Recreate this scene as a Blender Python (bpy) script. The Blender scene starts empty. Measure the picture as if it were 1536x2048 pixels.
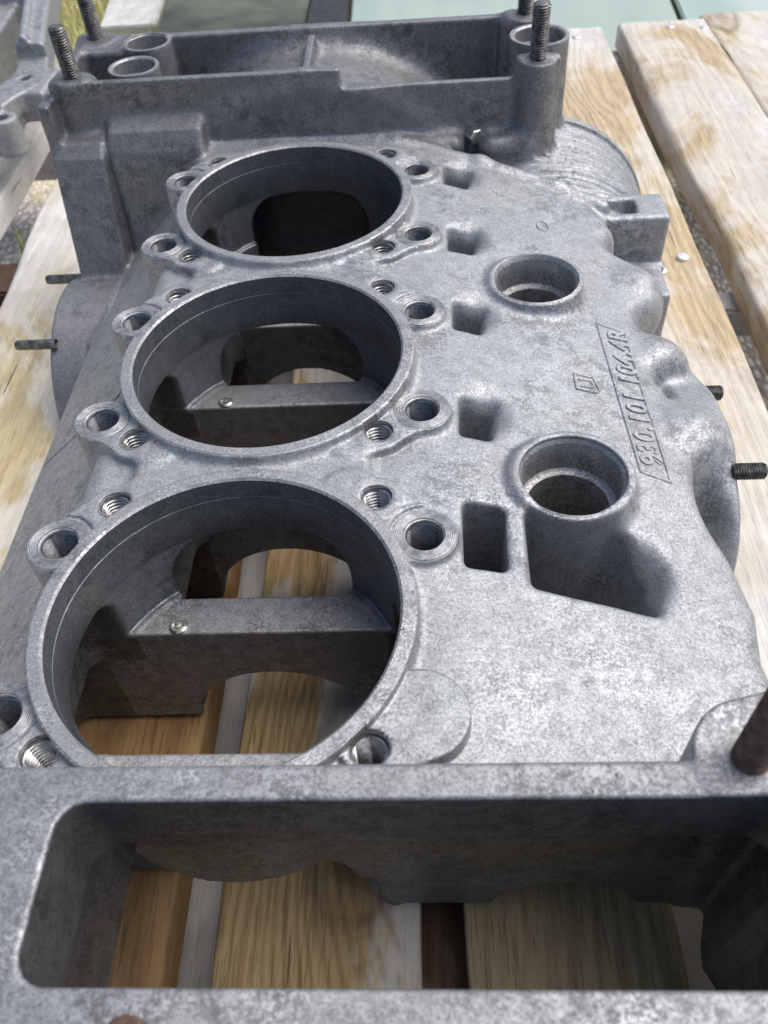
import bpy, bmesh, math, random
import numpy as np
from mathutils import Matrix, Vector
random.seed(7); np.random.seed(7)
scene = bpy.context.scene
COL = scene.collection
MM = 0.001
F32 = np.float32

# ------------------------------------------------------------------ camera
def camera():
    f, yaw, pitch, roll = 1653.0, -.0819, .8531, -.0882
    cy, sy, cp, sp = math.cos(yaw), math.sin(yaw), math.cos(pitch), math.sin(pitch)
    fw = Vector((sy*cp, cy*cp, -sp)); rt = Vector((cy, -sy, 0)); up = rt.cross(fw)
    c, s = math.cos(roll), math.sin(roll)
    r2 = rt*c + up*s; u2 = up*c - rt*s
    cd = bpy.data.cameras.new("camera"); ob = bpy.data.objects.new("camera", cd); COL.objects.link(ob)
    cd.sensor_fit = 'VERTICAL'; cd.sensor_height = 24.0; cd.lens = f/2048*24.0
    cd.clip_start = 0.01; cd.clip_end = 200
    M = Matrix.Identity(4)
    for i in range(3):
        M[i][0], M[i][1], M[i][2] = r2[i], u2[i], -fw[i]
    M[0][3], M[1][3], M[2][3] = .059985, -.13425, .19496
    ob.matrix_world = M
    cd.dof.use_dof = True; cd.dof.focus_distance = 0.29; cd.dof.aperture_fstop = cd.lens/1.35
    scene.camera = ob
camera()

# ------------------------------------------------------------------ world, sun, exposure
SUN_EL, SUN_AZ = math.radians(60), math.radians(68)      # azimuth from +Y towards +X
w = bpy.data.worlds.new("World"); scene.world = w; w.use_nodes = True
nt = w.node_tree; bg = nt.nodes["Background"]
sky = nt.nodes.new("ShaderNodeTexSky"); sky.sky_type = 'NISHITA'; sky.sun_disc = False
sky.sun_elevation = SUN_EL; sky.sun_rotation = SUN_AZ
sky.air_density = 1.0; sky.dust_density = 3.0; sky.ozone_density = 1.0
nt.links.new(sky.outputs[0], bg.inputs[0]); bg.inputs[1].default_value = 0.065
sl = bpy.data.lights.new("sun", 'SUN'); sl.energy = 1.5; sl.angle = math.radians(62); sl.color = (1, .97, .94)
so = bpy.data.objects.new("sun", sl); COL.objects.link(so)
d = Vector((math.sin(SUN_AZ)*math.cos(SUN_EL), math.cos(SUN_AZ)*math.cos(SUN_EL), math.sin(SUN_EL)))
so.rotation_euler = d.to_track_quat('Z', 'Y').to_euler()
scene.view_settings.view_transform = 'Standard'; scene.view_settings.look = 'None'
scene.view_settings.exposure = 1.2; scene.view_settings.gamma = 1.0

# ------------------------------------------------------------------ node helpers / materials
class N:
    def __init__(s, name):
        s.m = bpy.data.materials.new(name); s.m.use_nodes = True
        s.t = s.m.node_tree; s.b = s.t.nodes["Principled BSDF"]
        s.co = s.t.nodes.new("ShaderNodeTexCoord").outputs["Object"]
    def node(s, ty, ins=None, **kw):
        n = s.t.nodes.new(ty)
        for k, v in kw.items(): setattr(n, k, v)
        for k, v in (ins or {}).items():
            if isinstance(v, bpy.types.NodeSocket): s.t.links.new(v, n.inputs[k])
            else: n.inputs[k].default_value = v
        return n
    def scale(s, v, co=None):
        return s.node("ShaderNodeMapping", {0: co or s.co, "Scale": v}).outputs[0]
    def noise(s, sc, det=4, rough=.55, co=None, dist=0):
        return s.node("ShaderNodeTexNoise", {"Vector": co or s.co, "Scale": sc, "Detail": det, "Roughness": rough, "Distortion": dist}).outputs[0]
    def ramp(s, v, *st):
        n = s.node("ShaderNodeValToRGB", {0: v}); e = n.color_ramp.elements
        while len(e) < len(st): e.new(.5)
        for q, (p, c) in zip(e, st):
            q.position = p; q.color = (*c, 1) if not isinstance(c, (int, float)) else (c, c, c, 1)
        return n.outputs[0]
    def mix(s, f, a, b, bt='MIX'):
        n = s.node("ShaderNodeMix", data_type='RGBA', blend_type=bt)
        for i, v in ((0, f), (6, a), (7, b)):
            if isinstance(v, bpy.types.NodeSocket): s.t.links.new(v, n.inputs[i])
            else: n.inputs[i].default_value = v if i == 0 else (*v, 1)
        return n.outputs[2]
    def math(s, op, a, b=0.0):
        return s.node("ShaderNodeMath", {0: a, 1: b}, operation=op).outputs[0]
    def bump(s, h, dist, strength=1, nrm=None):
        i = {"Height": h, "Distance": dist, "Strength": strength}
        if nrm: i["Normal"] = nrm
        return s.node("ShaderNodeBump", i).outputs[0]
    def out(s, col=None, rough=None, metal=None, nrm=None, spec=None):
        for k, v in (("Base Color", col), ("Roughness", rough), ("Metallic", metal), ("Normal", nrm), ("Specular IOR Level", spec)):
            if v is None: continue
            if isinstance(v, bpy.types.NodeSocket): s.t.links.new(v, s.b.inputs[k])
            else: s.b.inputs[k].default_value = (*v, 1) if isinstance(v, tuple) else v
        return s.m

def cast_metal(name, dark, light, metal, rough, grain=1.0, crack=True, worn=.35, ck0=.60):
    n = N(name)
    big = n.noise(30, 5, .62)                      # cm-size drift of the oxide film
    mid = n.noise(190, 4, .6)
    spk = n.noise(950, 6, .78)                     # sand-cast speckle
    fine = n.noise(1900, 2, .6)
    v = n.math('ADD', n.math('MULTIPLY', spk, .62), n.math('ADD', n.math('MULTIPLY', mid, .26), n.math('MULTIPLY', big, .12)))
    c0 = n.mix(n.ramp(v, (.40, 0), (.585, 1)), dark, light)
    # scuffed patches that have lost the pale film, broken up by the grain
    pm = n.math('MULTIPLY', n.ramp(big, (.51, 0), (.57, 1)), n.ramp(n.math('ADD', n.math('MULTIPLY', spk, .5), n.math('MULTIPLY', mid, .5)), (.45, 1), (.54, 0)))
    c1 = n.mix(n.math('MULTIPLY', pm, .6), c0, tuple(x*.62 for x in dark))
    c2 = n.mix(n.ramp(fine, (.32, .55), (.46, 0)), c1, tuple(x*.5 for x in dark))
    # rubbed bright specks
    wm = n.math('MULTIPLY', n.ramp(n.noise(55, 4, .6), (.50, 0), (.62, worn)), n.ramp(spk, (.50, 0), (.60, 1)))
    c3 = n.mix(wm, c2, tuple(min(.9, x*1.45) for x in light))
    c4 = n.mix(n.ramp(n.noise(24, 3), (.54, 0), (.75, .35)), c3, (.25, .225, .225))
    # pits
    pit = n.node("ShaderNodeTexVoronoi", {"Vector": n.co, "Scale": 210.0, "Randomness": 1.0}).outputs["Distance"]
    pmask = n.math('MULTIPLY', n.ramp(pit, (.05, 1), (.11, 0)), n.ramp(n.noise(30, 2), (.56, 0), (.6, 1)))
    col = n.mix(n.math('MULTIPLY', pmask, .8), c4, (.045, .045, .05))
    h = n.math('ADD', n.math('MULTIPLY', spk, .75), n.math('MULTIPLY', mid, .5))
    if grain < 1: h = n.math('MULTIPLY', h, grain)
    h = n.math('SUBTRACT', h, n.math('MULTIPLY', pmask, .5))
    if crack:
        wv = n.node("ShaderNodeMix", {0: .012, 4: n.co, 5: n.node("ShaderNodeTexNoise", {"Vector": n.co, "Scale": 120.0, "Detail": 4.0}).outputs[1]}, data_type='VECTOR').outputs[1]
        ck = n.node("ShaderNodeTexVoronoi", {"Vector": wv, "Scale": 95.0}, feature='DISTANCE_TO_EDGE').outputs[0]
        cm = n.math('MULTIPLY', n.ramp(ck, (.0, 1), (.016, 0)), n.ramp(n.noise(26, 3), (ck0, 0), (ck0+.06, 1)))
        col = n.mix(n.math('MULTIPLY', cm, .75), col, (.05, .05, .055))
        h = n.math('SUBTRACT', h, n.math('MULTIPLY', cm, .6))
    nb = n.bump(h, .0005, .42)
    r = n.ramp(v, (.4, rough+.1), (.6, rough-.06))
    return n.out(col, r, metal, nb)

M_CAST = cast_metal("cast_aluminium", (.23, .238, .247), (.405, .418, .43), .55, .52)
M_CAST_DARK = cast_metal("darkened_cast_aluminium", (.15, .152, .16), (.28, .28, .29), .5, .5)  # darker tone; on the bearing webs the colour carries the bore shade
M_SKIRT = cast_metal("crazed_cast_aluminium", (.235, .235, .24), (.40, .40, .405), .5, .52, worn=.6, ck0=.44)
M_RAIL = cast_metal("milled_rail_aluminium", (.15, .153, .158), (.33, .335, .345), .5, .5, .5, crack=False, worn=.9)
M_HOUSING = cast_metal("shaded_housing_aluminium", (.13, .132, .136), (.255, .258, .265), .55, .5)  # far housing colour darkened for the dim surroundings it would reflect
M_INNER_SHADE = cast_metal("shade_darkened_aluminium", (.065, .067, .07), (.15, .153, .157), .5, .46)  # interior shade put into the base colour of chambers and seat tubes
M_MACH = cast_metal("machined_aluminium", (.215, .217, .219), (.42, .422, .424), .6, .47, .5, crack=False, worn=.85)
M_BORE = cast_metal("bore_wall_aluminium", (.12, .132, .145), (.22, .235, .25), .6, .42, .5, crack=False, worn=.2)  # bore and hole walls toned down, shade inside them painted in

def turned_metal():
    n = N("spot_faced_aluminium")
    xy = n.node("ShaderNodeSeparateXYZ", {0: n.co})
    r = n.math('SQRT', n.math('ADD', n.math('MULTIPLY', xy.outputs[0], xy.outputs[0]), n.math('MULTIPLY', xy.outputs[1], xy.outputs[1])))
    rings = n.math('SINE', n.math('MULTIPLY', r, 6283/.55))
    geo = n.node("ShaderNodeNewGeometry").outputs["Position"]
    ns = n.noise(420, 4, .65, co=geo)
    c = n.mix(n.ramp(ns, (.34, 0), (.66, 1)), (.22, .22, .225), (.50, .505, .51))
    c = n.mix(n.math('MULTIPLY', n.ramp(rings, (.0, 1), (.6, 0)), .30), c, (.16, .16, .17))
    return n.out(c, .42, .65, n.bump(n.math('ADD', rings, n.math('MULTIPLY', ns, 2.0)), .00012, .6))
M_TURN = turned_metal()

def simple(name, a, b, sc, rough, metal, bd=.0003, det=4):
    n = N(name); v = n.noise(sc, det, .6)
    return n.out(n.mix(n.ramp(v, (.35, 0), (.65, 1)), a, b), rough, metal, n.bump(v, bd, .6))
M_STEEL = simple("dirty_steel_thread", (.055, .05, .045), (.24, .235, .22), 330, .48, .75)
M_RUST = simple("rusty_steel", (.07, .04, .028), (.20, .12, .085), 260, .65, .4)
M_BRIGHT = simple("bright_steel", (.45, .44, .40), (.75, .74, .70), 300, .28, .95)
M_THREAD = simple("thread_metal", (.30, .30, .30), (.52, .52, .52), 300, .34, .8)
M_NAIL = simple("zinc_nail", (.55, .55, .55), (.8, .8, .8), 200, .4, .7)

def wood(name, base, late, worn, seed, paint=0.5, ring_scale=70.0, knot=True):
    """weathered softwood: growth bands along Y, washed-out white patches, knots, checks"""
    n = N(name)
    off = n.node("ShaderNodeMapping", {0: n.co, "Location": (seed*.371, seed*.173, seed*.09)}).outputs[0]
    wob = n.noise(6, 3, .5, co=n.scale((1, .35, 1), off))
    xs = n.node("ShaderNodeSeparateXYZ", {0: off})
    u = n.math('ADD', xs.outputs[0], n.math('MULTIPLY', wob, .085))
    u = n.math('ADD', u, n.math('MULTIPLY', n.noise(28, 4, .6, co=n.scale((1, .14, 1), off)), .036))
    if knot:
        kv = n.node("ShaderNodeTexVoronoi", {"Vector": n.scale((1, .42, .0), off), "Scale": 6.5}).outputs["Distance"]
        u = n.math('ADD', u, n.math('MULTIPLY', n.ramp(kv, (.0, 1), (.32, 0)), .05))
    band = n.math('ADD', n.math('MULTIPLY', n.math('SINE', n.math('MULTIPLY', u, 6.283*ring_scale)), .5), .5)
    fib = n.noise(900, 5, .7, co=n.scale((1, .05, 1), off))
    fib2 = n.noise(160, 4, .6, co=n.scale((1, .06, 1), off))
    spk = n.noise(900, 3, .7, co=off)
    c = n.mix(n.ramp(band, (.35, 0), (.95, .55)), base, late)
    c = n.mix(n.ramp(n.noise(14, 4, .6, co=n.scale((1, .3, 1), off)), (.35, .4), (.6, 0)), c, tuple(x*.62 for x in base))
    c = n.mix(n.ramp(fib2, (.48, 0), (.70, .3)), c, tuple(min(.85, x*1.25) for x in base))
    c = n.mix(n.ramp(fib, (.38, .55), (.48, 0)), c, tuple(x*.55 for x in late))
    # grey-white dried film lying in patches with a paler rim
    blot = n.noise(6.5, 7, .6, co=n.scale((1, .55, 1), off), dist=.6)
    edge = n.math('ADD', blot, n.math('MULTIPLY', n.math('SUBTRACT', fib2, .5), .10))
    film = n.mix(n.ramp(n.noise(30, 5, .65, co=off), (.38, 0), (.62, 1)), tuple(x*.84 for x in worn), tuple(min(.9, x*1.08) for x in worn))
    film = n.mix(n.ramp(fib, (.40, .35), (.48, 0)), film, tuple(x*.6 for x in worn))
    fm = n.ramp(edge, (1-paint-.06, 0), (1-paint+.05, .82))
    c = n.mix(fm, c, film)
    c = n.mix(n.ramp(edge, (1-paint-.07, 0), (1-paint-.02, .3), (1-paint+.03, 0)), c, tuple(min(.92, x*1.2) for x in worn))
    if knot:
        kd = n.math('ADD', kv, n.math('MULTIPLY', n.math('SUBTRACT', n.noise(60, 3, .6, co=off), .5), .06))
        c = n.mix(n.ramp(kd, (.03, .85), (.12, .0)), c, (.20, .10, .05))
        c = n.mix(n.ramp(kd, (.10, 0), (.125, .5), (.15, 0)), c, (.09, .05, .03))
    dirt = n.noise(34, 6, .7, co=n.scale((1, .6, 1), off))
    c = n.mix(n.ramp(dirt, (.55, 0), (.72, .4)), c, tuple(x*.45 for x in base))
    chk = n.noise(170, 3, .6, co=n.scale((1, .03, 1), off))
    cm = n.ramp(chk, (.70, 0), (.72, .85))
    c = n.mix(cm, c, tuple(x*.2 for x in late))
    h = n.math('ADD', n.math('MULTIPLY', fib, .6), n.math('MULTIPLY', band, .4))
    h = n.math('SUBTRACT', h, cm)
    return n.out(c, .8, 0, n.bump(h, .0011, .8), .2)
WOODS = [wood("pine_board_%s" % k, b, l, wn, s, p, r) for k, b, l, wn, s, p, r in (
    ("yellow", (.57, .47, .28), (.42, .32, .18), (.70, .69, .66), 1.0, .52, 90),
    ("tan", (.42, .295, .15), (.22, .14, .062), (.60, .62, .63), 2.3, .48, 150),
    ("pale", (.53, .42, .27), (.37, .28, .17), (.63, .62, .60), 3.9, .50, 120),
    ("brown", (.36, .22, .10), (.16, .085, .036), (.42, .32, .2), 5.2, .3, 45),
    ("grey", (.48, .46, .44), (.36, .34, .32), (.58, .57, .56), 6.1, .5, 60),
    ("ridged", (.46, .35, .20), (.22, .155, .085), (.58, .58, .58), 7.7, .30, 120),
    ("washed", (.57, .48, .33), (.36, .28, .18), (.64, .63, .61), 9.4, .49, 55))]
M_WHITE = simple("brightened_gap_wood", (.74, .73, .70), (.86, .85, .82), 60, .8, 0)  # whitened so the shaded strip shows as bright as open ground
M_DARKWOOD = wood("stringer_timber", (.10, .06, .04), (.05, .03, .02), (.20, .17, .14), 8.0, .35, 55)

# ------------------------------------------------------------------ object helpers
def tag(o, label=None, cat=None, group=None, kind=None):
    for k, v in (("label", label), ("category", cat), ("group", group), ("kind", kind)):
        if v: o[k] = v
    return o
def empty(name, loc=(0, 0, 0)):
    o = bpy.data.objects.new(name, None); COL.objects.link(o); o.location = loc; o.empty_display_size = .02
    return o
def link(name, me, mat, parent=None, loc=(0, 0, 0), rot=None):
    o = bpy.data.objects.new(name, me); COL.objects.link(o)
    if mat and not me.materials: me.materials.append(mat)
    o.location = loc
    if rot is not None: o.rotation_euler = rot
    if parent: o.parent = parent
    return o
def smooth_by_angle(me, deg=35):
    bm = bmesh.new(); bm.from_mesh(me)
    for f in bm.faces: f.smooth = True
    lim = math.radians(deg)
    for e in bm.edges:
        e.smooth = not (len(e.link_faces) == 2 and e.calc_face_angle(0) > lim)
    bm.to_mesh(me); bm.free()
def lathe(prof, n=64, closed=False):
    """mesh turned about Z from (r, z) pairs in mm"""
    vs, fs = [], []
    for r, z in prof:
        for i in range(n):
            a = 2*math.pi*i/n; vs.append((r*math.cos(a)*MM, r*math.sin(a)*MM, z*MM))
    m = len(prof)
    for j in range(m-1 if not closed else m):
        k = (j+1) % m
        for i in range(n):
            i2 = (i+1) % n
            fs.append((j*n+i, j*n+i2, k*n+i2, k*n+i))
    me = bpy.data.meshes.new("lathe"); me.from_pydata(vs, [], fs); me.update()
    smooth_by_angle(me); return me
def thread(r0, r1, pitch, z0, z1, n=28, cap=True, inner=False, sub=4):
    """real helical screw surface between z0 (base) and z1 (top)"""
    vs, fs = [], []
    rows = int((z1-z0)/pitch*sub)
    for j in range(rows+1):
        for i in range(n):
            z = z0 + j*pitch/sub
            ph = (j/sub - i/n) % 1.0
            t = abs(ph*2-1)
            t = min(1, max(0, (t-.12)/.72))
            r = r0 + (r1-r0)*t
            if not inner:
                e = min(1, (z1-z)/(.8*pitch)); r = r*(.86+.14*max(0, e))
            a = 2*math.pi*i/n; vs.append((r*math.cos(a)*MM, r*math.sin(a)*MM, z*MM))
    for j in range(rows):
        for i in range(n):
            i2 = (i+1) % n
            q = (j*n+i, j*n+i2, (j+1)*n+i2, (j+1)*n+i)
            fs.append(q if not inner else q[::-1])
    if cap and not inner:
        c = len(vs); vs.append((0, 0, (z1+.25)*MM))
        for i in range(n): fs.append((rows*n+i, rows*n+(i+1) % n, c))
    if cap and inner:
        c = len(vs); vs.append((0, 0, z0*MM))
        for i in range(n): fs.append((i, (i+1) % n, c))
    me = bpy.data.meshes.new("thread"); me.from_pydata(vs, [], fs); me.update()
    smooth_by_angle(me, 60); return me

# ------------------------------------------------------------------ signed-distance casting engine (all mm)
def smin(a, b, k):
    if k <= 0: return np.minimum(a, b)
    h = np.maximum(k-np.abs(a-b), 0)/k
    return np.minimum(a, b)-h*h*k*F32(.25)
def smax(a, b, k):
    if k <= 0: return np.maximum(a, b)
    h = np.maximum(k-np.abs(a-b), 0)/k
    return np.maximum(a, b)+h*h*k*F32(.25)
def box(x0, x1, y0, y1, z0, z1, r=0.0):
    c = ((x0+x1)/2, (y0+y1)/2, (z0+z1)/2); h = ((x1-x0)/2-r, (y1-y0)/2-r, (z1-z0)/2-r)
    def f(x, y, z):
        qx, qy, qz = np.abs(x-c[0])-h[0], np.abs(y-c[1])-h[1], np.abs(z-c[2])-h[2]
        return np.sqrt(np.maximum(qx, 0)**2+np.maximum(qy, 0)**2+np.maximum(qz, 0)**2)+np.minimum(np.maximum(np.maximum(qx, qy), qz), 0)-F32(r)
    return f, (x0, y0, z0, x1, y1, z1)
def cyl(ax, a, b, r, t0, t1, rnd=0.0, r2=None):
    """cylinder along axis 'x','y','z'; r at t0, r2 at t1"""
    r2 = r if r2 is None else r2
    def f(x, y, z):
        p, q, t = {'z': (x, y, z), 'y': (x, z, y), 'x': (y, z, x)}[ax]
        rr = r+(r2-r)*np.clip((t-t0)/(t1-t0), 0, 1) if r2 != r else r
        d = np.sqrt((p-a)**2+(q-b)**2)-rr+rnd
        e = np.abs(t-(t0+t1)/2)-(t1-t0)/2+rnd
        return np.minimum(np.maximum(d, e), 0)+np.sqrt(np.maximum(d, 0)**2+np.maximum(e, 0)**2)-F32(rnd)
    m = max(r, r2)
    bb = {'z': (a-m, b-m, t0, a+m, b+m, t1), 'y': (a-m, t0, b-m, a+m, t1, b+m), 'x': (t0, a-m, b-m, t1, a+m, b+m)}[ax]
    return f, bb
def ell(cx, cy, cz, rx, ry, rz):
    def f(x, y, z):
        k0 = np.sqrt(((x-cx)/rx)**2+((y-cy)/ry)**2+((z-cz)/rz)**2)
        return (k0-1)*min(rx, ry, rz)
    return f, (cx-rx, cy-ry, cz-rz, cx+rx, cy+ry, cz+rz)
def cap(p, q, r):
    p = np.array(p, F32); q = np.array(q, F32); v = q-p; L = float(v@v)
    def f(x, y, z):
        t = np.clip(((x-p[0])*v[0]+(y-p[1])*v[1]+(z-p[2])*v[2])/L, 0, 1)
        return np.sqrt((x-p[0]-t*v[0])**2+(y-p[1]-t*v[1])**2+(z-p[2]-t*v[2])**2)-F32(r)
    lo, hi = np.minimum(p, q)-r, np.maximum(p, q)+r
    return f, (*lo, *hi)
def poly2(pts, u, v):
    d = None; s = np.ones_like(u)
    m = len(pts)
    for i in range(m):
        ax, ay = pts[i]; bx, by = pts[i-1]
        ex, ey = bx-ax, by-ay
        wx, wy = u-F32(ax), v-F32(ay)
        t = np.clip((wx*F32(ex)+wy*F32(ey))/F32(ex*ex+ey*ey), 0, 1)
        q = (wx-t*F32(ex))**2+(wy-t*F32(ey))**2
        d = q if d is None else np.minimum(d, q)
        c1, c2, c3 = v >= ay, v < by, ex*wy > ey*wx
        fl = (c1 & c2 & c3) | (~c1 & ~c2 & ~c3)
        s = np.where(fl, -s, s)
    return s*np.sqrt(d)
def inset(pts, r):
    """polygon pulled in by r, so that adding r back gives round corners"""
    P = [np.array(p, float) for p in pts]; m = len(P)
    area = sum(P[i-1][0]*P[i][1]-P[i][0]*P[i-1][1] for i in range(m))
    sg = 1 if area > 0 else -1
    out = []
    for i in range(m):
        a, b, c = P[i-1], P[i], P[(i+1) % m]
        u = (b-a)/np.linalg.norm(b-a); v = (c-b)/np.linalg.norm(c-b)
        n1 = np.array([-u[1], u[0]])*sg; n2 = np.array([-v[1], v[0]])*sg
        k = 1+n1@n2
        out.append(tuple(b+(n1+n2)*r/max(k, .3)))
    return out
def prism(pts, t0, t1, ax='z', k=0.0, rnd=0.0, top=None):
    """polygon extruded along an axis; optional top height function (z axis)"""
    P = np.array(pts)
    core = inset(pts, rnd) if rnd > 0 else pts
    def f(x, y, z):
        u, v, t = {'z': (x, y, z), 'y': (x, z, y), 'x': (y, z, x)}[ax]
        d = poly2(core, u, v)
        if top is None: e = np.abs(t-(t0+t1)/2)-(t1-t0)/2+rnd
        else: e = smax((t-top(x, y))*F32(.93), t0-t, 0)+F32(rnd)
        if k > 0: return smax(d, e, k)-F32(rnd)
        return np.minimum(np.maximum(d, e), 0)+np.sqrt(np.maximum(d, 0)**2+np.maximum(e, 0)**2)-F32(rnd)
    lo, hi = P.min(0), P.max(0)
    bb = {'z': (lo[0], lo[1], t0, hi[0], hi[1], t1), 'y': (lo[0], t0, lo[1], hi[0], t1, hi[1]), 'x': (t0, lo[0], lo[1], t1, hi[0], hi[1])}[ax]
    return f, bb

def pad(p, q, r, t0, t1, rnd=.5):
    """flat-topped stadium between two plan points"""
    v = (q[0]-p[0], q[1]-p[1]); L = v[0]**2+v[1]**2
    def f(x, y, z):
        t = np.clip(((x-p[0])*F32(v[0])+(y-p[1])*F32(v[1]))/F32(L), 0, 1)
        d = np.sqrt((x-p[0]-t*F32(v[0]))**2+(y-p[1]-t*F32(v[1]))**2)-F32(r-rnd)
        e = np.abs(z-F32((t0+t1)/2))-F32((t1-t0)/2-rnd)
        return np.minimum(np.maximum(d, e), 0)+np.sqrt(np.maximum(d, 0)**2+np.maximum(e, 0)**2)-F32(rnd)
    return f, (min(p[0], q[0])-r, min(p[1], q[1])-r, t0, max(p[0], q[0])+r, max(p[1], q[1])+r, t1)

def wedge(pts, tilts, z0, zt):
    """convex pocket: each side (edge i from pts[i] to pts[i+1]) may lean outwards by its tilt"""
    m = len(pts); pl = []
    for i in range(m):
        (ax, ay), (bx, by) = pts[i], pts[(i+1) % m]
        L = math.hypot(bx-ax, by-ay); nx, ny = (by-ay)/L, -(bx-ax)/L
        q = math.sqrt(1+tilts[i]**2); pl.append((nx/q, ny/q, -tilts[i]/q, (nx*ax+ny*ay-tilts[i]*zt)/q))
    def f(x, y, z):
        d = z0-z
        for a, b, c, e in pl: d = smax(d, x*F32(a)+y*F32(b)+z*F32(c)-F32(e), 3.0)
        return d
    xs = [p[0] for p in pts]; ys = [p[1] for p in pts]
    g = max(tilts)*24
    return f, (min(xs)-g, min(ys)-g, z0, max(xs)+g, max(ys)+g, 12)

class Casting:
    def __init__(s): s.ops = []; s.names = []
    def pid(s, name):
        if name not in s.names: s.names.append(name)
        return s.names.index(name)
    def add(s, sh, name, k=0.0): s.ops.append((1, sh[0], np.array(sh[1], float), k, s.pid(name)))
    def sub(s, sh, k=0.0, name=None): s.ops.append((0, sh[0], np.array(sh[1], float), k, s.pid(name) if name else -1))
    def ev(s, x, y, z, lo=None, hi=None, m=3.0, want=False):
        f = np.full_like(x, 60.0); pid = np.zeros(x.shape, np.int16) if want else None
        for kind, fn, bb, k, p in s.ops:
            if lo is not None:
                g = np.maximum(np.maximum(bb[:3]-hi, lo-bb[3:]), 0)
                if g @ g > (1.8*k+1.5*m)**2: continue
            d = fn(x, y, z)
            if kind:
                if want: pid = np.where(d < f-.02, p, pid)
                f = smin(f, d, k)
            else:
                if want and p >= 0: pid = np.where(-d > f, p, pid)
                f = smax(f, -d, k)
        return (f, pid) if want else f
    def mesh(s, lo, hi, h, nb=20):
        lo = np.array(lo, float); hi = np.array(hi, float)
        nx = np.ceil((hi-lo)/h).astype(int); nblk = np.ceil(nx/nb).astype(int)
        B = np.stack(np.meshgrid(*[np.arange(q) for q in nblk], indexing='ij'), -1).reshape(-1, 3)
        cen = lo+(B+.5)*nb*h
        hd = .5*nb*h*math.sqrt(3)
        fc = s.ev(*[cen[:, i].astype(F32) for i in range(3)])
        act = B[np.abs(fc) < hd*1.25+4]
        G = np.arange(-1, nb+1)
        keys, pts, nrm, pids, quads = [], [], [], [], []
        S = (nblk*nb+8).astype(np.int64)
        def key(i): return ((i[:, 0]+2)*S[1]+i[:, 1]+2)*S[2]+i[:, 2]+2
        corners = np.array([[a, b, c] for a in (0, 1) for b in (0, 1) for c in (0, 1)])
        edges = [(i, j) for i in range(8) for j in range(i+1, 8) if abs(corners[i]-corners[j]).sum() == 1]
        for b in act:
            i0 = b*nb
            ax = [(lo[q]+(i0[q]+G)*h).astype(F32) for q in range(3)]
            X, Y, Z = np.meshgrid(*ax, indexing='ij')
            blo = np.array([a[0] for a in ax], float); bhi = np.array([a[-1] for a in ax], float)
            f = s.ev(X, Y, Z, blo, bhi, m=2.2*h+1.5)
            if f.min() > 0 or f.max() < 0: continue
            sg = f < 0
            n1 = nb+1
            c8 = [sg[a:a+n1, bb:bb+n1, c:c+n1] for a, bb, c in corners]
            cnt = sum(q.astype(np.int8) for q in c8)
            cell = np.argwhere((cnt > 0) & (cnt < 8))
            if len(cell) == 0: continue
            fv = np.stack([f[cell[:, 0]+a, cell[:, 1]+bb, cell[:, 2]+c] for a, bb, c in corners], 1)
            acc = np.zeros((len(cell), 3)); ct = np.zeros(len(cell))
            for i, j in edges:
                cr = (fv[:, i] < 0) != (fv[:, j] < 0)
                t = np.where(cr, fv[:, i]/np.where(cr, fv[:, i]-fv[:, j], 1), 0)
                p = corners[i]+t[:, None]*(corners[j]-corners[i])
                acc += p*cr[:, None]; ct += cr
            pos = acc/ct[:, None]
            P = lo+(cell+pos+i0-1)*h
            px, py, pz = [P[:, q].astype(F32) for q in range(3)]
            e = F32(.35*h)
            f0, pd = s.ev(px, py, pz, blo, bhi, m=2.2*h+1.5, want=True)
            g = np.stack([s.ev(px+e, py, pz, blo, bhi, m=2.2*h+1.5)-s.ev(px-e, py, pz, blo, bhi, m=2.2*h+1.5),
                          s.ev(px, py+e, pz, blo, bhi, m=2.2*h+1.5)-s.ev(px, py-e, pz, blo, bhi, m=2.2*h+1.5),
                          s.ev(px, py, pz+e, blo, bhi, m=2.2*h+1.5)-s.ev(px, py, pz-e, blo, bhi, m=2.2*h+1.5)], 1)/(2*e)
            L = np.linalg.norm(g, axis=1)
            st = np.clip(f0/np.maximum(L, .35), -.4*h, .4*h)
            nn = g/np.maximum(L, 1e-6)[:, None]
            P = P-nn*st[:, None]
            gi = cell+i0-1
            kk = key(gi); keys.append(kk); pts.append(P); nrm.append(nn); pids.append(pd)
            for q in range(3):
                u, v = (q+1) % 3, (q+2) % 3
                sl0 = [slice(1, nb+1)]*3; sl1 = list(sl0); sl1[q] = slice(2, nb+2)
                a, bb = sg[tuple(sl0)], sg[tuple(sl1)]
                ed = np.argwhere(a != bb)
                if len(ed) == 0: continue
                flip = bb[ed[:, 0], ed[:, 1], ed[:, 2]]
                base = ed+i0          # global sample index
                du = np.eye(3, dtype=int)[u]; dv = np.eye(3, dtype=int)[v]
                qd = np.stack([key(base-du-dv), key(base-dv), key(base), key(base-du)], 1)
                qd[flip] = qd[flip][:, ::-1]
                quads.append(qd)
        keys = np.concatenate(keys); pts = np.concatenate(pts); nrm = np.concatenate(nrm); pids = np.concatenate(pids); quads = np.concatenate(quads)
        uk, ix = np.unique(keys, return_index=True)
        qi = np.searchsorted(uk, quads); qi = np.minimum(qi, len(uk)-1)
        ok = (uk[qi] == quads).all(1)
        ok &= pts[ix][qi].mean(1)[:, 1] < hi[1]
        return pts[ix], nrm[ix], pids[ix], qi[ok]

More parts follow.
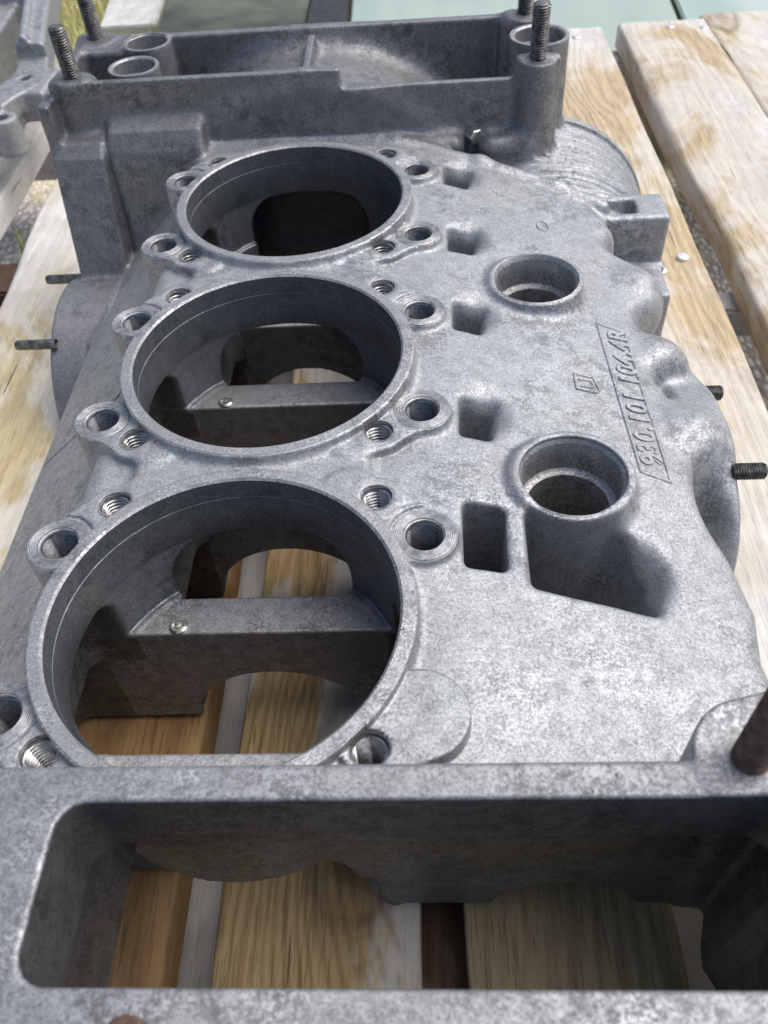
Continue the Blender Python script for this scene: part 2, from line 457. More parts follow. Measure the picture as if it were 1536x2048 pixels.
def np_mesh(name, P, Q, Nn=None):
    me = bpy.data.meshes.new(name)
    me.vertices.add(len(P)); me.vertices.foreach_set("co", (P*MM).astype(F32).ravel())
    me.loops.add(len(Q)*4); me.loops.foreach_set("vertex_index", Q.astype(np.int32).ravel())
    me.polygons.add(len(Q)); me.polygons.foreach_set("loop_start", (np.arange(len(Q))*4).astype(np.int32))
    me.update(calc_edges=True)
    me.polygons.foreach_set("use_smooth", np.ones(len(Q), bool))
    if Nn is not None: me.normals_split_custom_set_from_vertices(Nn.astype(F32).tolist())
    return me
def build_casting(c, zones, parent, mats):
    """mesh every zone, split it by part, link each part under its thing"""
    by = {}
    for lo, hi, h in zones:
        P, Nn, pid, Q = c.mesh(lo, hi, h)
        fp = pid[Q[:, 2]]
        for i, nm in enumerate(c.names):
            q = Q[fp == i]
            if len(q): by.setdefault(nm, []).append((P, Nn, q))
    for nm, lst in by.items():
        Ps, Ns, Qs, o = [], [], [], 0
        for P, Nn, q in lst:
            u, inv = np.unique(q, return_inverse=True)
            Ps.append(P[u]); Ns.append(Nn[u]); Qs.append(inv.reshape(q.shape)+o); o += len(u)
        me = np_mesh(nm, np.concatenate(Ps), np.concatenate(Qs), np.concatenate(Ns))
        link(nm.split('|')[0], me, mats.get(nm, mats.get(nm.split("|")[0], M_CAST)), parent)

# ------------------------------------------------------------------ the crankcase half
ZB = -107.0                                   # split plane the casting lies on
ZP = -112.0                                   # top of the pallet boards
BORES = (0.0, 118.0, 236.0)
HX, HY = 58.5, 29.9                           # through-stud holes round each bore
case = empty("engine_crankcase", (0, .118, ZB*MM))
tag(case, "large grey cast aluminium engine crankcase half with three round cylinder bores lying on the pallet", "crankcase")
C0 = Casting()
def Htop(x, y):
    t = x-68
    h = -7.4-(t+np.sqrt(t*t+90))*F32(.1)-np.maximum(-x-64, 0)*F32(.35)
    return h+F32(.35)*np.sin(x*F32(.11)+y*F32(.05))+F32(.3)*np.sin(y*F32(.083)-x*F32(.03))
DECK = [(-60, -60), (158, -60), (163, -25), (160, -4), (163, 14), (161, 30), (161, 52), (158, 88), (157, 116), (159, 140), (158, 160), (163, 178), (164, 196), (159, 214),
        (157, 228), (152, 250), (147, 262), (128, 272), (91, 288), (36, 311), (-60, 313)]
C0.add(prism(DECK, ZB, -6, k=9, top=Htop), "deck", 0)
# sloping left skirt, edge at x=-119 z=-70
C0.add(prism([(-119, -62), (-50, -62), (-50, 312), (-119, 312)], ZB, -20, k=2,
             top=lambda x, y: -26.0-np.maximum(-x-66, 0)*F32(.85)), "side_skirt", 14)
# lumps and hollows along the right edge
for x, y, z, r in ((159, 143, -40, 13), (160, 96, -38, 15), (158, 192, -40, 13)):
    C0.add(ell(x, y, z, r, r*1.1, 16), "deck", 8)
for x, y, z, a, b, c in ((162, 165, -30, 9, 8, 20), (158, 222, -28, 9, 8, 16), (165, 127, -32, 9, 5, 18)):
    C0.sub(ell(x, y, z, a, b, c), 9)
# sump flange on the right, cover flange on the left
C0.add(cyl('x', 108, -84, 54, 160, 176, 2), "sump_flange", 7)
C0.add(box(140, 172, 58, 150, ZB, -42, 6), "sump_flange", 10)
C0.sub(ell(163, 58, -40, 10, 20, 24), 6)
C0.add(cyl('x', 256, -122, 60, -142, -110, 2), "cover_flange", 3)
# bracket lug, right far
C0.add(box(150, 186, 252, 277, ZB, -29, 2.5), "mounting_lug", 5)
C0.sub(box(152, 170, 258, 271, -38, -20, 2), 2)
C0.add(box(150, 185.5, 224, 256, ZB, -56, 2), "mounting_lug", 3)
C0.add(prism([(150, 249), (187, 249), (187, 254), (150, 254)], -60, -55.5, rnd=1), "mounting_lug", 2)
# far end housing: walls round a shallow chamber
C0.add(box(-131, 132, 311, 315.2, ZB, 27, .8), "end_housing", 2)
C0.add(box(-131, 128, 373, 379, ZB, 26.5, 1.2), "end_housing", 4)
C0.add(box(-131, -125, 310.5, 379, ZB, 27, 1.5), "end_housing", 3)
C0.add(box(106, 128, 366, 379, -60, 27, 5), "end_housing", 4)
C0.add(box(-128, 128, 312, 377, ZB, -22, 2), "end_housing", 6)
C0.add(cyl('y', 4, -82, 98, 314, 376, 0), "end_housing", 16)
C0.sub(box(20.5, 111, 300, 322, 18.0, 40, 3), 1.5)
C0.add(box(0.0, 4.2, 313, 366, -10, 25.5, 1.2), "chamber_rib", 5)
for x, y, ro in ((-90.5, 365, 14.2), (-90.5, 331, 14.2), (125, 343, 16.5)):
    C0.add(cyl('z', x, y, ro, -60, 26.6, 1.0, ro-.8), "dowel_boss|%d,%d" % (x, y), 3)
for x, y, r in ((-120, 319, 10), (-121, 373, 11), (121, 312, 9.5), (120.5, 373, 10)):
    C0.add(cyl('z', x, y, r+2, -40, 26.6, 1.0, r), "stud_pillar|%d,%d" % (x, y), 5)
C0.add(box(-128, -98, 355, 377, -40, 26.4, 3), "end_housing", 4)
C0.add(box(-130, -108, 312, 322, 0, 26.4, 2), "end_housing", 3)
# buttress and steps on the outer face of the far wall
C0.add(prism([(312, 3), (300, 1), (294, -5), (274, -70), (280, ZB), (312, ZB)], -136, -108, 'x', rnd=2), "buttress", 4)
C0.add(box(-137, -130.5, 299, 318, ZB, 21, 1.5), "buttress", 3)
C0.add(prism([(312, 10), (302, 5), (297, -4), (290, -60), (312, -60)], -106, -54, 'x', rnd=3), "end_housing", 5)
C0.add(box(44, 84, 300, 314, -40, -7, 6), "end_housing", 6)
C0.add(box(92, 122, 298, 314, -50, -8, 7), "end_housing", 8)
# near end housing
C0.add(box(-62, 172, -116, -58.8, ZB+60, 27, 1.5), "end_rail", 2.5)
C0.add(box(126, 172, -116, -48, ZB, 26.8, 2), "end_rail", 4)
C0.add(pad((128.5, -59), (150, -54), 14.4, -30, 27, 1.0), "end_rail", 1.5)
RO = [(-19.5, -101.5), (128, -101.5), (146, -92), (146, -76), (143, -70), (144, -63), (139, -60), (132, -67), (-19.5, -67)]
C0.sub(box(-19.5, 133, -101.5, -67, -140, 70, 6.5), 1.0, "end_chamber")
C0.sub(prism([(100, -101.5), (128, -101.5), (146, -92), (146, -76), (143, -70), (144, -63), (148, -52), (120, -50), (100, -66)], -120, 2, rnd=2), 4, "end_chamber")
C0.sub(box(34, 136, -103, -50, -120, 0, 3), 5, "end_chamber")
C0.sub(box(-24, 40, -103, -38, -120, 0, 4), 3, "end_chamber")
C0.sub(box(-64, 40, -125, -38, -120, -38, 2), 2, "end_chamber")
# cylinder seats: tube walls
for by in BORES:
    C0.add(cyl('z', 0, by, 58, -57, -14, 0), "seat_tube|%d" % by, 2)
    C0.add(cyl('z', 0, by, 56.3, -10, -.15, .5), "cylinder_seat|%d" % by, 3)
C0.add(prism([(24, -62), (31, -67), (35.7, -81.5), (40.5, -82), (40.5, -100), (46, ZB), (78, ZB), (80.5, -97), (88, -88.5), (100.5, -85.5), (115, -92), (125, -102), (127, ZB), (152, ZB), (136, -57), (130, -40), (24, -40)],
             -49.5, -38, 'y', rnd=.6), "end_chamber", 1.5)
# stud bosses and threaded pads
LARGE, SMALL = [], []
for bi, by in enumerate(BORES):
    for sx in (-1, 1):
        for sy in (-1, 1):
            if bi == 0 and sx == 1 and sy == -1: continue
            LARGE.append((sx*HX, by+sy*HY))
        for oy in (45.2, -41.8): SMALL.append((sx*43.3, by+oy))
for x, y in LARGE:
    C0.add(cyl('z', x, y, 12.2, -75, -5.0, .6, 10.6), "stud_boss|%d,%d" % (x, y), 2.6)
for x, y in SMALL:
    by = min(BORES, key=lambda q: abs(q-y)); sy = 1 if y > by else -1; sx = 1 if x > 0 else -1
    hx, hy = sx*HX, by+sy*HY
    if not (by == 0 and sx > 0 and sy < 0):
        C0.add(pad((x, y), (hx, hy), 8.4, -28, -4.0), "screw_pad|%d,%d" % (x, y), 1.0)
    C0.add(pad((x, y), (x*.8, y+sy*2.5), 9.0, -28, -4.1), "screw_pad|%d,%d" % (x, y), 1.0)
# tongue pad right of bore one
C0.add(pad((46, -36), (56.5, -32), 13.2, -26, -2.9, .5), "tongue_pad", .6)
# bridges between neighbouring seats
for by in (59, 177):
    C0.add(box(-40, 40, by-14, by+14, -30, -4.4, 2), "deck", 5)
# spot faces
for x, y in LARGE: C0.sub(cyl('z', x, y, 11.3, -5.0, 8, 0), .5)
# oil return collars
OIL = ((108.8, 58.5), (108.8, 175.0))
for x, y in OIL:
    C0.add(cyl('z', x, y, 21.5, -60, -10.3, .6, 19.9), "oil_return_collar|%d" % y, 5)
C0.add(prism([(84.5, 12), (89, 12), (92, 45), (87, 45)], -40, -12, rnd=1.6), "deck", 2)
# pockets
def pocket(pts, z, k=7): C0.sub(prism(pts, z, 10, rnd=1.2), k)
C0.sub(wedge([(70.5, 20), (84, 19.5), (85, 46), (71, 47)], (-.05, .0, .02, .0), -95, -12), 1.8, "deck")
C0.sub(ell(126, 25, -15, 11, 14, 15), 5, "deck")
C0.sub(wedge([(91.0, 15), (120, 9), (131, 7.5), (135, 25), (126, 41), (91.5, 50)], (-.1, -.1, .3, .2, .0, .0), -100, -16), 2.5, "deck")
for y0 in (78, 139, 197, 256.5):
    C0.sub(wedge([(71.5, y0+1), (83, y0-1), (86, y0+20), (72.5, y0+21)], (-.02, .16, .12, .0), -60, -12), 2.0, "deck")
    C0.sub(ell(82.5, y0+14, -7, 8, 11, 8), 5, "deck")
# raised collar keeps its own wall after the pocket is cut
C0.add(cyl('z', 108.8, 58.5, 21.6, -104, -10.3, .6, 19.9), "oil_return_collar|58", 5)
# flywheel-end round housing with turning ridges
def ridged(x, y, z):
    r = np.sqrt((x-127)**2+(z+86)**2)
    d = r-(59+7*np.clip((y-254)/34, 0, 1)+2.0*np.clip((y-285)/60, 0, 1)+F32(.75)*np.sin(y*F32(1.4)))
    return np.maximum(d*F32(.8), np.abs(y-300.5)-45.5)
C0.add((ridged, (58, 255, -154, 196, 346, -16)), "seal_housing", 5)
C0.add(cyl('y', 127, -86, 69.8, 341.5, 346.5, .5), "seal_housing", 1)
C0.sub(box(-300, 300, -300, 600, -200, ZB, 0), 0)
for p, q in (((40, 309, -10), (92, 287, -14)), ((92, 287, -14), (130, 271, -21.5)), ((130, 271, -21.5), (152, 259, -26))):
    C0.add(cap(p, q, 3.2), "deck", 5)
# --- machining and hollows
for by in BORES:
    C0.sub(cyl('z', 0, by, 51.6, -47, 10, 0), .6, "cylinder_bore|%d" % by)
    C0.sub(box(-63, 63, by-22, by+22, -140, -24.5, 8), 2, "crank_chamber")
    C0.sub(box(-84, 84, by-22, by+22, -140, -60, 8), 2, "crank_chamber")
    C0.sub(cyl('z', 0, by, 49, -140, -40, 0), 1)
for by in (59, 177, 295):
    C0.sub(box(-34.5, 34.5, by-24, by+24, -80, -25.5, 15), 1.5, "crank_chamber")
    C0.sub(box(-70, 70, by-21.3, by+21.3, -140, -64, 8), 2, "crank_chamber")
for by in BORES:
    for sy in (-1, 1):
        w0, w1 = (by+22, by+37.6) if sy > 0 else (by-37.6, by-22)
        if by == 236 and sy > 0: continue
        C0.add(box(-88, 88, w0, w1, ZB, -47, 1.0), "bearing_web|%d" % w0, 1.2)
C0.sub(cyl('y', 0, ZB, 33, -48, 268, 0), .8)
C0.sub(cyl('y', 0, ZB, 36, 24.5, 27, 0), .5)
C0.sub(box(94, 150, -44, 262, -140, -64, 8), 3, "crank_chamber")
C0.sub(cyl('y', 101, ZB, 23, -52, -30, 0), .5)
for x, y in OIL: C0.sub(cyl('z', x, y, 17.9, -70, 5, 0), .6)
for x, y in LARGE: C0.sub(cyl('z', x, y, 6.5, -45, 8, 0), .2)
for x, y in SMALL: C0.sub(cyl('z', x, y, 5.2, -34, 8, 0), .2)
for x, y, r in ((-90.5, 365, 11.6), (-90.5, 331, 11.6), (125, 343, 13.2)): C0.sub(cyl('z', x, y, r, 4, 40, 0), .3)
# crescent relief cuts beside the bosses
for x, y in LARGE:
    by = min(BORES, key=lambda q: abs(q-y)); s = 1 if y > by else -1
    C0.sub(cap((x*.90-2, y+s*11.6, -3.2), (x*.99, y+s*12.9, -3.2), 1.0), .4)

import time as _t
t0 = _t.time()
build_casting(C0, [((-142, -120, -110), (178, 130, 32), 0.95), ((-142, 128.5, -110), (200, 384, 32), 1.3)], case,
              {"bearing_web": M_CAST_DARK, "bearing_web|-37": M_MACH, "crank_chamber": M_INNER_SHADE, "end_chamber": M_INNER_SHADE, "cylinder_bore": M_BORE, "seat_tube": M_INNER_SHADE, "cover_flange": M_CAST_DARK, "side_skirt": M_SKIRT, "end_rail": M_RAIL, "end_housing": M_HOUSING, "buttress": M_HOUSING, "chamber_rib": M_HOUSING, "stud_pillar": M_HOUSING, "dowel_boss": M_HOUSING})
print("casting %.1fs" % (_t.time()-t0))

def part(name, me, mat, x, y, z=0.0, parent=case, rot=None):
    o = link(name, me, mat, None, (x*MM, y*MM, z*MM), rot)
    o.parent = parent; o.matrix_parent_inverse = Matrix.Translation(-Vector(parent.location))
    return o
for o in [c for c in case.children]: o.matrix_parent_inverse = Matrix.Translation(-Vector(case.location))
# machined seat rims
rim = lathe([(55.9, -4.5), (55.9, -.35), (55.4, .05), (52.1, .05), (51.3, -.7)], 192)
liner = lathe([(51.3, -.7), (51.3, -8.2), (51.65, -8.45), (51.3, -8.7), (51.3, -23.5), (51.75, -24.2)], 192)
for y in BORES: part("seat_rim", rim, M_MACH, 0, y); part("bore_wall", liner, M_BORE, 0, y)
# through-stud holes with spot faces, screw holes
face = lathe([(10.4, -9), (10.2, -5.1), (9.9, -4.75), (6.7, -4.75), (5.9, -5.5), (5.9, -7)], 64)
hole = thread(5.55, 5.95, .8, -42, -6.0, 40, inner=True)
coil = thread(4.0, 5.1, 1.5, -30, -4.6, 40, inner=True, sub=6)
lip = lathe([(5.9, -4.2), (5.5, -3.5), (5.2, -3.55), (5.0, -4.4), (5.1, -5)], 48)
for x, y in LARGE:
    a = part("spot_face", face, M_TURN, x, y)
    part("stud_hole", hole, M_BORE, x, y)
for x, y in SMALL:
    part("hole_lip", lip, M_MACH, x, y); part("threaded_insert", coil, M_THREAD, x, y)
# oil return bores
oil = lathe([(19.7, -14), (19.6, -11.2), (19.0, -10.4), (18.2, -10.0), (17.1, -11.6), (16.9, -12), (16.9, -24), (16.4, -24.5), (15.6, -25), (14.4, -25.3), (14.4, -33), (14.7, -33.4), (14.7, -52)], 128)
for x, y in OIL: part("oil_return_bore", oil, M_MACH, x, y)
# dowel sleeves in the far housing
slv = lathe([(13.6, 26.4), (13.4, 27.0), (12.0, 27.0), (11.2, 26.2), (11.2, 19.5), (9.2, 19), (9.2, 6), (0.1, 6)], 64)
for x, y, sc in ((-90.5, 365, 1), (-90.5, 331, 1), (125, 343, 1.16)):
    o = part("dowel_sleeve", slv, M_MACH, x, y, 27-27*1.0); o.scale = (sc, sc, 1)
# studs
stud_up = thread(3.75, 4.5, 1.25, 0, 25, 28)
for x, y, z, rz in ((121, 312, 27, 0), (120.5, 373, 27, 1), (-120, 318, 27, 2), (-121, 373, 27, 3)):
    part("stud", stud_up, M_STEEL, x, y, z, rot=(0, 0, rz))
stud_rusty = thread(3.35, 4.0, 1.25, 0, 52, 32)
o = part("stud", stud_rusty, M_RUST, 125.5, -59, 27); o["label"] = "rusty brown stud"
o = part("stud", thread(3.9, 4.6, 1.25, 0, 6, 32), M_RUST, 5.0, -111, 26.0); o["label"] = "rusty brown stud"
stud_side = thread(2.75, 3.3, 1.0, 0, 12.5, 24)
for y, z, x in ((131, -40, 170.5), (83, -37, 174)):
    part("stud", stud_side, M_STEEL, x, y, z, rot=(0, math.pi/2, 0))
rod = lathe([(2.7, 0), (2.7, 21), (2.2, 22.2), (.05, 22.3)], 24)
for y, z, x in ((284, -70, -138), (222, -70, -137)):
    part("stud", rod, M_STEEL, x, y, z, rot=(0, -math.pi/2, 0))
# oil jets on the web ledges
jet = lathe([(3.3, 0), (3.3, .6), (2.6, 1.2), (2.2, 1.2), (2.2, .4), (1.6, .3), (1.4, 1.6), (.7, 1.7), (.6, .2), (.02, .2)], 32)
for y in (25.2, 143.5): part("oil_jet", jet, M_BRIGHT, -29.0, y, -47)
# bright plug in the far wall
plug = lathe([(4.2, 0), (4.2, 5), (3.4, 5.6), (2.2, 5.6), (2.2, 2.5), (.05, 2.5)], 6)
part("drain_plug", plug, M_BRIGHT, 88.5, 311, -9, rot=(math.pi/2, 0, .5))

# dark locating pin under the front bulkhead
pin = lathe([(.05, -14), (4.0, -14), (5.2, -12.5), (5.2, 0), (.05, 0)], 24)
part("locating_pin", pin, M_STEEL, 45, -44, -99)

# raised cast lettering in its framed plate
SL = math.atan(.205)
def tube_path(pts, r, closed=False, n=8):
    cu = bpy.data.curves.new("path", 'CURVE'); cu.dimensions = '3D'; cu.bevel_depth = r*MM; cu.bevel_resolution = 2
    sp = cu.splines.new('POLY'); sp.points.add(len(pts)-1); sp.use_cyclic_u = closed
    for q, p in zip(sp.points, pts): q.co = (p[0]*MM, p[1]*MM, p[2]*MM, 1)
    ob = bpy.data.objects.new("path", cu); COL.objects.link(ob)
    dg = bpy.context.evaluated_depsgraph_get(); me = bpy.data.meshes.new_from_object(ob.evaluated_get(dg))
    bpy.data.objects.remove(ob)
    for p in me.polygons: p.use_smooth = True
    return me
zt = lambda x, y: float(Htop(np.float32(x), np.float32(y)))
fr = [(132.6, 155.3), (144.0, 151.5), (145.2, 65.2), (135.3, 69.2)]
pl = []
for i in range(4):
    a, b = fr[i], fr[(i+1) % 4]
    for t in np.linspace(0, 1, 12, endpoint=False):
        x, y = a[0]+(b[0]-a[0])*t, a[1]+(b[1]-a[1])*t; pl.append((x, y, zt(x, y)-.35))
part("number_plate_border", tube_path(pl, .95, True), M_CAST, 0, 0)
def letters(txt, size, shear):
    cu = bpy.data.curves.new("txt", 'FONT'); cu.body = txt; cu.size = size*MM; cu.shear = shear
    cu.extrude = .55*MM; cu.bevel_depth = .25*MM; cu.bevel_resolution = 1; cu.space_character = 1.12; cu.offset = .11*MM
    ob = bpy.data.objects.new("txt", cu); COL.objects.link(ob)
    dg = bpy.context.evaluated_depsgraph_get(); me = bpy.data.meshes.new_from_object(ob.evaluated_get(dg))
    bpy.data.objects.remove(ob); return me
lm = letters("930,101 104.4R", 11.0, .10)
vx = [v.co.x for v in lm.vertices]; L0 = max(vx)-min(vx)
R = Matrix.Rotation(math.pi/2, 4, 'Z')
base = Matrix(((0, -1, 0), (1, 0, 0), (0, 0, 1))).to_4x4()
sl_ = Matrix.Rotation(SL, 4, 'Y')
M = Matrix.Translation(Vector((143.6, 72, zt(143.6, 100)-.1))*MM) @ sl_ @ Matrix.Rotation(math.radians(90), 4, 'Z') @ Matrix.Diagonal((79*MM/L0, 1, 1, 1))
lm.transform(M)
part("raised_lettering", lm, M_CAST, 0, 0)
em = [(118, 119.5), (125.5, 118.2), (127, 111), (125.5, 109.6), (118, 111)]
part("foundry_mark", tube_path([(x, y, zt(x, y)) for x, y in em], .55, True), M_CAST, 0, 0)
em2 = [(119.5, 116.6), (124, 116.2), (125, 114), (124.3, 112.3), (119.8, 112.9)]
part("foundry_mark", tube_path([(x, y, zt(x, y)) for x, y in em2], .55), M_CAST, 0, 0)
me_ = [(117.9+2.6*math.cos(a), 229+4.2*math.sin(a)) for a in np.linspace(0, 6.28, 14, endpoint=False)]
part("foundry_mark", tube_path([(x, y, zt(x, y)) for x, y in me_], .5, True), M_CAST, 0, 0)

# ------------------------------------------------------------------ second casting, left background
other = empty("engine_casting", (-.24, .52, ZP*MM))
tag(other, "smaller blurred grey casting with a drilled lug standing left of the large crankcase", "engine casting")
C1 = Casting()
C1.add(prism([(-380, 470), (-262, 470), (-246, 520), (-232, 545), (-268, 693), (-290, 790), (-420, 790)], -72, -45, rnd=4), "casting_body", 5)
C1.sub(prism([(-350, 500), (-280, 500), (-262, 560), (-296, 740), (-350, 740)], -100, 0, rnd=6), 4)
C1.add(prism([(-400, 500), (-300, 500), (-320, 780), (-410, 780)], ZP, -60, rnd=4), "casting_body", 5)
C1.add(cap((-246, 540, -43), (-287, 700, -43), 3.5), "casting_body", 4)
C1.sub(box(-300, -210, 500, 590, -56.5, -30, 1), 2)
C1.add(box(-264, -228, 522, 572, -80, -57, 3), "bolt_lug", 2)
C1.sub(cyl('z', -250.5, 550, 4.6, -90, -20, 0), .5)
C1.add(cyl('z', -251, 488, 12.5, -86, -60, 1.5, 11.5), "ring_lug", 3)
C1.add(cap((-256, 496, -78), (-275, 560, -86), 11), "casting_body", 6)
C1.sub(cyl('z', -251, 488, 5, -90, -20, 0), .6)
build_casting(C1, [((-424, 440, ZP-2), (-200, 796, -20), 2.0)], other, {})
for o in other.children: o.matrix_parent_inverse = Matrix.Translation(-Vector(other.location))

# ------------------------------------------------------------------ pallet
pallet = empty("wooden_pallet", (.06, .25, (ZP-110)*MM))
tag(pallet, "weathered pine pallet of spaced boards carrying the grey engine castings", "pallet")
def board(name, quad, zt_, th, mat, parent=pallet, seed=0, waney=0.0, seg=28):
    """plank: quad = plan corners (x0near, x1near, x1far, x0far) with y range, rounded worn edges"""
    (xa, xb, xc, xd, y0, y1) = quad
    rng = random.Random(seed*13+5)
    vs, fs = [], []
    ph = [rng.uniform(0, 6.28) for _ in range(6)]
    e = 2.2
    for j in range(seg+1):
        t = j/seg; y = y0+(y1-y0)*t
        l = xa+(xd-xa)*t; r = xb+(xc-xb)*t
        wl = waney*(math.sin(t*9+ph[0])+.6*math.sin(t*23+ph[1]))+.5*math.sin(t*40+ph[2]); wr = waney*.5*math.sin(t*11+ph[3])+.5*math.sin(t*37+ph[4])
        l += wl; r += wr
        el = e+abs(wl)*.9
        zz = .8*math.sin(t*5+ph[5])
        prof = [(l, -th), (l, -el), (l+el*.35, -el*.3), (l+el*1.2, 0)]
        m = 6
        for q in range(1, m): prof.append((l+(r-l)*q/m, .35*math.sin(q*1.7+ph[1])+.25*math.sin(q+t*12)))
        prof += [(r-e*1.2, 0), (r-e*.3, -e*.3), (r, -e), (r, -th)]
        for x, z in prof: vs.append((x*MM, y*MM, (zt_+z+zz)*MM))
    k = len(prof)
    for j in range(seg):
        for i in range(k):
            i2 = (i+1) % k
            fs.append((j*k+i, (j+1)*k+i, (j+1)*k+i2, j*k+i2)[::-1])
    fs.append(tuple(range(k))); fs.append(tuple(range(seg*k, seg*k+k))[::-1])
    me = bpy.data.meshes.new(name); me.from_pydata(vs, [], fs); me.update(); smooth_by_angle(me, 50)
    bm = bmesh.new(); bm.from_mesh(me); bmesh.ops.recalc_face_normals(bm, faces=bm.faces); bm.to_mesh(me); bm.free()
    o = link(name, me, mat, None); o.parent = parent; o.matrix_parent_inverse = Matrix.Translation(-Vector(parent.location))
    return o
S = .911
def X(x): return 60+(x-60)*S
Y0, Y1 = -330, 745
boards = [
    ((X(-440), X(-276), X(-306), X(-450), Y0, 760), 6, 1.0),
    ((X(-216), X(-138), X(-150), X(-262), Y0, 560), 0, 1.5),
    ((X(-132), X(-41), X(-47), X(-130), Y0, Y1), 3, .5),
    ((X(-22.5), X(53.5), X(54), X(-30), Y0, Y1), 1, .6),
    ((X(70.5), X(147.5), X(151), X(68), Y0, Y1), 5, .6),
    ((X(165), X(262), X(258), X(165), Y0, 748), 2, .8),
    ((X(283), X(366), X(362), X(274), Y0, 744), 2, 2.0),
    ((X(371), X(520), X(510), X(366), Y0, 765), 6, 1.6)]
for i, (q, wi, wn) in enumerate(boards):
    board("deck_board", q, ZP + (3 if i == 6 else 0), 20, WOODS[wi], seed=i, waney=wn)
board("bottom_board", (X(-70), X(10), X(10), X(-70), Y0, Y1), ZP-40, 16, WOODS[4], seed=21)
board("bottom_board", (X(152), X(172), X(172), X(152), Y0, 120), ZP-34, 16, M_WHITE, seed=22)  # added white strip standing in for bright ground in the gap
def beam(y, w_, zt_, th, mat, x0=-460, x1=600, seed=0):
    me = bpy.data.meshes.new("stringer"); bm = bmesh.new()
    bmesh.ops.create_cube(bm, size=1)
    for v in bm.verts: v.co = Vector(((x0+x1)/2+v.co.x*(x1-x0), y+v.co.y*w_, zt_-th/2+v.co.z*th))*MM
    bmesh.ops.bevel(bm, geom=bm.edges[:], offset=2*MM, segments=2, affect='EDGES')
    bm.to_mesh(me); bm.free()
    o = link("stringer", me, mat, None); o.parent = pallet; o.matrix_parent_inverse = Matrix.Translation(-Vector(pallet.location))
for y, wd, th, mt in ((325, 22, 22, WOODS[4]), (730, 30, 90, WOODS[2]), (-300, 40, 90, M_DARKWOOD)): beam(y, wd, ZP-20.5, th, mt)
for y, a, b in ((388, -460, -215),): beam(y, 40, ZP-20.5, 90, M_DARKWOOD, a, b)
beam(-30, 240, ZP-20.5, 88, M_DARKWOOD, 44, 92)
nail = lathe([(4.0, -3), (4.0, .3), (3.4, .8), (.05, 1.0)], 20)
for x, y in ((229, 345), (212, 331), (300, 340), (330, 332), (300, 728), (330, 722), (212, 724)):
    part("nail", nail, M_NAIL, x, y, ZP+(3.4 if 255 < x < 345 else .4), parent=pallet)

# ------------------------------------------------------------------ ground and background
def ground_mat():
    n = N("gravel_ground")
    v = n.node("ShaderNodeTexVoronoi", {"Vector": n.scale((1, .6, 1)), "Scale": 190.0})
    ns = n.noise(4, 5, .6)
    c = n.mix(n.ramp(v.outputs["Distance"], (.15, 1), (.6, .0)), (.34, .31, .28), (.80, .78, .75))
    c = n.mix(n.ramp(n.noise(60, 4), (.4, 0), (.7, .6)), c, (.45, .39, .32))
    g = n.mix(n.ramp(n.noise(22, 4), (.35, 0), (.65, 1)), (.36, .40, .10), (.74, .64, .42))
    yy = n.node('ShaderNodeSeparateXYZ', {0: n.co}).outputs[1]
    c = n.mix(n.ramp(n.math('ADD', yy, n.math('MULTIPLY', n.math('SUBTRACT', ns, .5), .5)), (.74, 0), (.82, .92)), c, g)
    return n.out(c, .9, 0, n.bump(v.outputs["Distance"], .004, .6))
me = bpy.data.meshes.new("ground")
bm = bmesh.new(); bmesh.ops.create_grid(bm, x_segments=60, y_segments=60, size=30)
for v in bm.verts: v.co.z = -.27+.01*math.sin(v.co.x*3)*math.cos(v.co.y*2.3)
bm.to_mesh(me); bm.free()
tag(link("ground", me, ground_mat()), kind="structure")

# glass panes and a white plank on the ground beyond the pallet
def glass_mat(name, a, b, c):
    n = N(name)
    v = n.noise(7, 3, .5, co=n.scale((1, .18, 1)), dist=.5)
    return n.out(n.ramp(v, (.32, a), (.5, b), (.68, c)), .3, 0, None, .3)
def slab(name, quad, z, th, mat, label, cat):
    me = bpy.data.meshes.new(name); bm = bmesh.new()
    lo = [bm.verts.new((x*MM, y*MM, (z-th)*MM)) for x, y in quad]; hi = [bm.verts.new((x*MM, y*MM, z*MM)) for x, y in quad]
    bm.faces.new(lo[::-1]); bm.faces.new(hi)
    for i in range(4): bm.faces.new((lo[i], lo[(i+1) % 4], hi[(i+1) % 4], hi[i]))
    bmesh.ops.bevel(bm, geom=bm.edges[:], offset=2*MM, segments=2, affect='EDGES')
    bm.to_mesh(me); bm.free()
    return tag(link(name, me, mat), label, cat)
slab("glass_sheet", [(-22, 780), (372, 780), (420, 1500), (-30, 1500)], -200, 8, glass_mat("pale_green_glass", (.26, .34, .29), (.36, .43, .37), (.44, .50, .44)), "pale green glass sheet lying behind the far end of the pallet boards", "glass sheet")
slab("glass_sheet", [(376, 770), (1000, 770), (1060, 1500), (424, 1500)], -196, 8, glass_mat("milky_green_glass", (.30, .39, .34), (.38, .46, .40), (.45, .52, .46)), "milky green glass sheet behind the wide right boards of the pallet", "glass sheet")
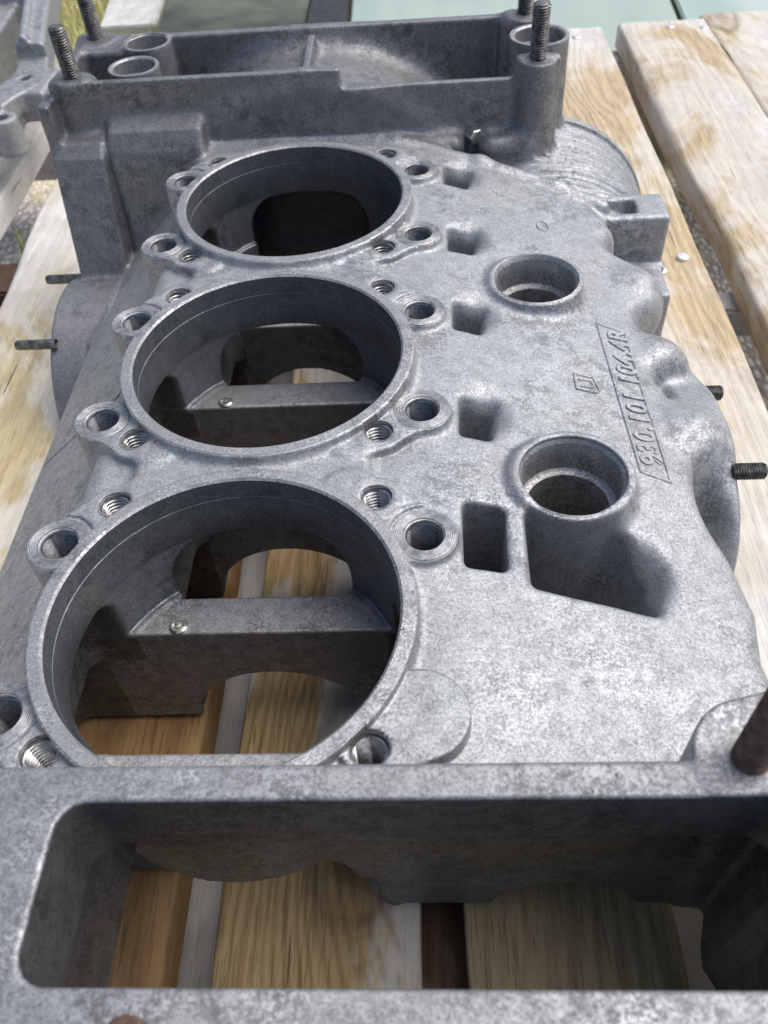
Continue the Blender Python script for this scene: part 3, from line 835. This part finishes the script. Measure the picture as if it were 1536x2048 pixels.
slab("glass_sheet", [(-272, 960), (-88, 960), (-90, 1500), (-330, 1500)], -200, 8, simple("reflection_olive_glass", (.02, .026, .016), (.11, .125, .085), 9, .55, 0), "glass sheet with painted dark olive tree reflection behind the far housing of the crankcase", "glass sheet")  # olive mottling is a reflection of trees painted into the pane
slab("black_slab", [(-86, 960), (-30, 960), (-34, 1500), (-88, 1500)], -204, 10, simple("black_slab_surface", (.008, .008, .009), (.03, .03, .03), 60, .6, 0), "narrow black slab lying between the olive and pale green glass sheets", "slab")  # plain black slab filling the dark gap between the panes
M_PLANK = simple("grey_white_paint", (.42, .42, .40), (.58, .57, .54), 40, .8, 0)
slab("white_plank", [(-400, 1180), (-316, 1180), (-352, 1700), (-460, 1700)], -225, 30, M_PLANK, "white painted plank lying on the grass behind the left studs", "plank")
gb = bpy.data.meshes.new("grass_blade")
pts = []
for j in range(9):
    t = j/8; wd = 4.5*(1-t**3)+.3
    for sgn in (-1, 0, 1): pts.append(((-268-14*t+sgn*wd)*MM, (450+50*t)*MM, (-262+112*t-6*abs(sgn))*MM))
gb.from_pydata(pts, [], [(j*3+i, j*3+i+1, j*3+i+4, j*3+i+3) for j in range(8) for i in range(2)]); gb.update()
tag(link("grass_blade", gb, simple("fresh_grass", (.25, .38, .05), (.40, .52, .12), 80, .6, 0)), "single bright green grass blade in the gap between the two left boards", "grass blade")

# dry grass beyond the pallet
rg = random.Random(3); gv, gf = [], []
for i in range(9000):
    x, y = rg.uniform(-900, -280), rg.uniform(880, 1750); a = rg.uniform(0, 6.28); hh = rg.uniform(18, 60); ln = rg.uniform(-25, 25); wd = rg.uniform(1.2, 2.6)
    k = len(gv); cx, sx = math.cos(a)*wd, math.sin(a)*wd
    gv += [((x-cx)*MM, (y-sx)*MM, -.272), ((x+cx)*MM, (y+sx)*MM, -.272), ((x+ln)*MM, (y+rg.uniform(-25, 25))*MM, -.272+hh*MM)]
    gf.append((k, k+1, k+2))
gm = bpy.data.meshes.new("grass"); gm.from_pydata(gv, [], gf); gm.update()
tag(link("grass", gm, simple("dry_grass", (.42, .44, .14), (.74, .66, .40), 14, .7, 0)), kind="stuff")
